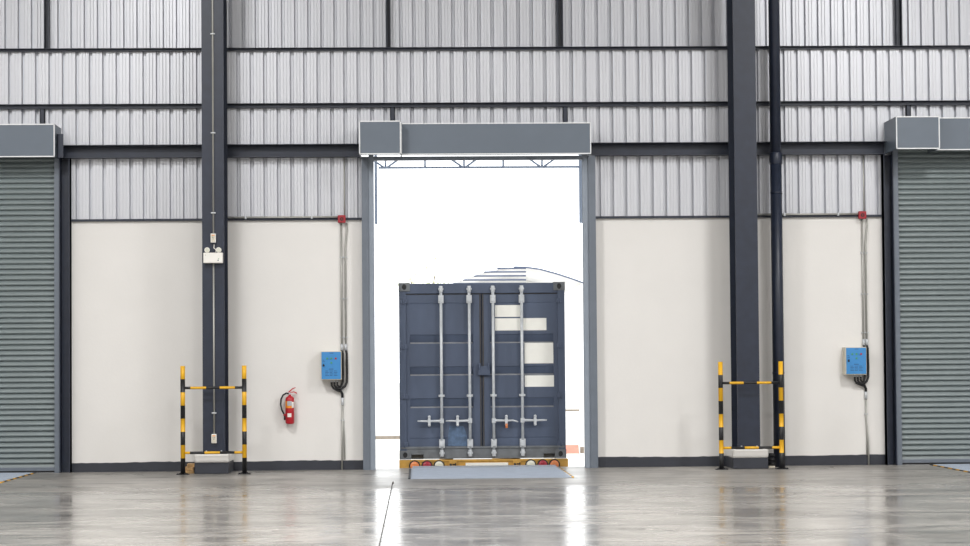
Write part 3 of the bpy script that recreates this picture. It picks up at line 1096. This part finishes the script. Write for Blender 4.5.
        mb.prism([(cx(a), cz(b_)) for a, b_ in pts], YD-.0025, YD+.001, axis='y')
        mb.build('paint_patch', d)

# ------------------------------------------------------------------ the trailer under the container
t = thing('container_trailer', 'weathered yellow trailer with round tail lights, under the blue container', 'trailer', ((BX0+BX1)/2, YC, -1.2))
bz1, bz0 = BZ0c-.012, -.16
rb = MB(M_chassis)
rb.box(BX0-.01, BX1+.03, YC-.02, YC+.10, bz0, bz1)
rb.box(BX0+.15, BX1-.12, YC-.035, YC-.02, bz1-.03, bz1)
rb.build('rear_beam', t, bevel=.008)
zl = cz(465.2)
for px_, m, nm in ((414, M_lampo, 'amber_tail_light'), (426.3, M_lampr, 'red_tail_light'), (438.4, M_lampw, 'clear_tail_light'),
                   (529.8, M_lampw, 'clear_tail_light'), (541.8, M_lampr, 'red_tail_light'), (553.4, M_lampo, 'amber_tail_light')):
    x = cx(px_)
    b = MB(M_black)
    b.tube([(x, YC-.02, zl), (x, YC-.045, zl)], .083, 24)
    bo = b.build('tail_light', t)
    bo['label'] = {'a': 'amber', 'r': 'red', 'c': 'clear'}[nm[0]]+' round tail light'
    MB(m).tube([(x, YC-.044, zl), (x, YC-.056, zl), (x, YC-.062, zl)], [.067, .064, .04], 24).build('lens', bo)
pl = MB(M_card, M_gasket)
pl.box(cx(464.8), cx(507.2), YC-.045, YC-.02, cz(469), cz(462.6))
for px_ in (467, 472, 481, 485, 497, 503):
    pl.tube([(cx(px_), YC-.043, cz(465.7)), (cx(px_), YC-.047, cz(465.7))], .009, 8, m=1)
pl.build('blank_plate', t)
for px_ in (452, 516):
    k = MB(M_chassis, M_black)
    x = cx(px_)
    k.box(x-.06, x+.06, YC-.055, YC-.02, bz0+.02, bz1-.012)
    k.tube([(x-.03, YC-.05, zl+.015), (x-.03, YC-.062, zl+.015)], .018, 10, m=1)
    k.box(x-.005, x+.045, YC-.062, YC-.05, zl+.008, zl+.028, 1)
    k.box(x+.035, x+.05, YC-.062, YC-.05, zl-.02, zl+.04, 1)
    k.build('twist_lock_bracket', t)
ra = MB(M_chassis)
xm = (BX0+BX1)/2
for x in (xm-.5, xm+.5):
    ra.box(x-.06, x+.06, YC+.10, YC+LEN+3, -.28, bz1)
ra.build('chassis_rail', t)
for yy in (YC+1.5, YC+2.8):
    MB(M_black).tube([(xm-1.0, yy, -.70), (xm+1.0, yy, -.70)], .07, 12).build('axle', t)
    MB(M_chassis).box(xm-.55, xm+.55, yy-.06, yy+.06, -.66, -.28).build('axle_hanger', t)
    for x in (xm-1.0, xm+1.0):
        wm = MB(M_black, M_galv)
        wm.tube([(x-.16, yy, -.70), (x-.15, yy, -.70), (x+.15, yy, -.70), (x+.16, yy, -.70)], [.44, .5, .5, .44], 32)
        wm.tube([(x-.165, yy, -.70), (x+.165, yy, -.70)], .26, 20, m=1)
        wm.build('wheel', t)

# ------------------------------------------------------------------ outdoors
g = MB(M_ground)
g.box(-120, 120, .31, 260, -1.4, -1.2)
struct('yard_ground', g, 'sunlit pale concrete yard outside the doorway', 'ground')

YT = 4.0
t = thing('door_canopy', 'grey lattice truss canopy just outside the open doorway', 'canopy', (1, .3, 5.0))
x0, x1 = at(378.5, 165, YT)[0], at(579, 165, YT)[0]
zc = at(480, 167.3, YT)[1]
zt = at(480, 158.2, YT)[1]
tr = MB(M_canopy)
tr.tube([(x0, YT, zc), (x1, YT, zc)], .019, 8)
tr.tube([(x0, YT, zt), (x1, YT, zt)], .016, 8)
for px_ in (385.5, 464, 542):
    x = at(px_, 165, YT)[0]
    for dx in (-.235, 0, .235):
        tr.tube([(x+(.02 if dx > 0 else -.02 if dx < 0 else 0), YT, zc), (x+dx, YT, zt)], .018, 6)
for px_ in (425, 503.2):
    x = at(px_, 165, YT)[0]
    tr.tube([(x, YT, zc), (x, YT, zt)], .018, 6)
tr.build('lattice_truss', t)
for p0, p1 in ((374.5, 377.3), (579.0, 582.0)):
    xa, xb = at(p0, 190, YT)[0], at(p1, 190, YT)[0]
    zb = at(480, 223.5, YT)[1]
    MB(M_canopy).box(xa, xb, YT-.03, YT+.03, zb, 5.3).build('drop_post', t)
    MB(M_canopy).box(xa, xb, .66, YT, 5.22, 5.3).build('side_arm', t)
MB(M_sheet).box(-1.3, 3.5, .66, YT+.3, 5.3, 5.33).build('roof_sheet', t)

# distant barrel-roofed shelter
YS = 42
t = thing('barrel_roof_shelter', 'faint distant shelter with curved slatted roof beyond the container', 'shelter', (at(510, 300, YS)[0], YS, -1.2))
arc = [at(a, b_, YS) for a, b_ in ((440, 287), (452, 283.5), (468, 277.5), (484, 272), (500, 268.6), (514, 267), (526, 267.2), (540, 269.2), (556, 273.5), (570, 278), (584, 283))]
ar = MB(M_farsteel)
ar.tube([(a, YS, z) for a, z in arc[5:]], .030, 8)
ar.build('roof_arch', t)
sl = MB(M_farsteel)
for py, xl in ((268.4, 497), (272, 484), (276, 474), (280, 463), (283.6, 453), (286.6, 444)):
    (xa, za), (xb, zb) = at(xl, py, YS), at(526, py-.2, YS)
    sl.tube([(xa, YS, za), (xb, YS, zb)], .030, 6)
sl.build('roof_slat', t)
sh = MB(M_sheet)
o = len(sh.v)
for yy in (YS+.08, YS+9):
    for a, z in arc:
        sh.v.append((a, yy, z))
n = len(arc)
for k in range(n-1):
    sh.face([o+k, o+k+1, o+n+k+1, o+n+k], 0, True)
sh.build('roof_sheet', t, solid=.03)
gb = MB(M_sheet)
gb.prism([(a, z) for a, z in arc]+[(arc[-1][0], -1.2), (arc[0][0], -1.2)], YS+8.9, YS+9, axis='y')
gb.build('rear_wall', t)
for a, z in (arc[0], arc[-1]):
    MB(M_sheet).box(a-.1, a+.1, YS, YS+.2, -1.2, z).build('post', t)

# guard rail on the left and boom on the right, far across the yard
YG = 30
t = thing('guard_rail', 'faint pale guard rail across the yard, left of the container', 'rail', (at(385, 440, YG)[0], YG, -1.2))
xa, za = at(360, 437.2, YG)
xb = at(430, 437.2, YG)[0]
MB(M_bark).box(xa, xb, YG, YG+.06, za-.07, za+.03).build('rail', t)
for x in (xa+.3, (xa+xb)/2+.7, xb-.2):
    MB(M_sheet).box(x-.04, x+.04, YG+.06, YG+.14, -1.2, za+.03).build('post', t)
t = thing('boom_barrier', 'faint boom barrier across the yard, right of the container', 'barrier', (at(583, 440, YG)[0], YG, -1.2))
xa, za = at(540, 410.6, YG)
xb = at(579.5, 410.6, YG)[0]
MB(M_bark).box(xa, xb, YG, YG+.06, za-.03, za+.03).build('boom', t)
xq = at(582.3, 450, YG)[0]
MB(M_bark).box(xq-.05, xq+.05, YG-.05, YG+.2, -1.2, at(582, 447, YG)[1]).build('marker_post', t)
MB(M_bark).box(xa-.1, xa+.1, YG-.05, YG+.2, -1.2, za+.2).build('stand', t)
MB(M_rose).prism([(YG-.3, -1.2), (YG+.3, -1.2), (YG+.1, -.95), (YG-.1, -.95)], xa, xq-.12).build('base_block', t)

# pale tree beyond the yard
YT2 = 60
xt, zt = at(428, 280, YT2)
t = thing('tree', 'faint pale tree washed out by daylight behind the container', 'tree', (xt, YT2, -1.2))
tk = MB(M_bark)
tk.tube([(xt, YT2, -1.2), (xt+.1, YT2, .8), (xt-.05, YT2, 4.4)], [.2, .15, .1], 10)
for a in range(5):
    ang = a*1.256
    tk.tube([(xt, YT2, 3.0+.2*a), (xt+1.0*math.cos(ang), YT2+1.0*math.sin(ang), 4.6+.25*a)], [.08, .03], 6)
tk.build('trunk', t)
lf = MB(M_leaf)
for i in range(420):
    while True:
        p = Vector((random.uniform(-1, 1), random.uniform(-1, 1), random.uniform(-1, 1)))
        if p.length < 1: break
    c = Vector((xt, YT2, 5.2))+Vector((p.x*1.9, p.y*1.7, p.z*1.4))
    u = Vector((random.gauss(0, 1), random.gauss(0, 1), random.gauss(0, 1))).normalized()
    v = u.orthogonal().normalized()
    o = len(lf.v)
    for a, b_ in ((-1, 0), (0, -.5), (1, 0), (0, .5)):
        lf.v.append(tuple(c+u*.08*a+v*.1*b_))
    lf.face([o, o+1, o+2, o+3])
lf.build('crown', t)

# ------------------------------------------------------------------ light
wd = bpy.data.worlds.new('world')
bpy.context.scene.world = wd
wd.use_nodes = True
bg = wd.node_tree.nodes['Background']
bg.inputs[0].default_value = (.97, .99, 1, 1)
bg.inputs[1].default_value = 2.6


def lamp(x, y, power, r=1.0, col=(1, .99, .975)):
    l = bpy.data.lights.new('high_bay_lamp', 'AREA')
    l.shape = 'DISK'
    l.size = r*2
    l.energy = power
    l.color = col
    o = bpy.data.objects.new('high_bay_lamp', l)
    o.location = (x, y, 9.6)
    C.objects.link(o)


for x in (-4.6, 8.0):
    lamp(x, -9, 800)
for x in (-9.5, 1.6, 12.0):
    lamp(x, -16, 700)
for x in (-4.6, 8.0):
    lamp(x, -24, 700)

vs = bpy.context.scene.view_settings
vs.view_transform = 'Standard'
vs.look = 'None'
vs.exposure = 0
vs.gamma = 1
vs.use_curve_mapping = False
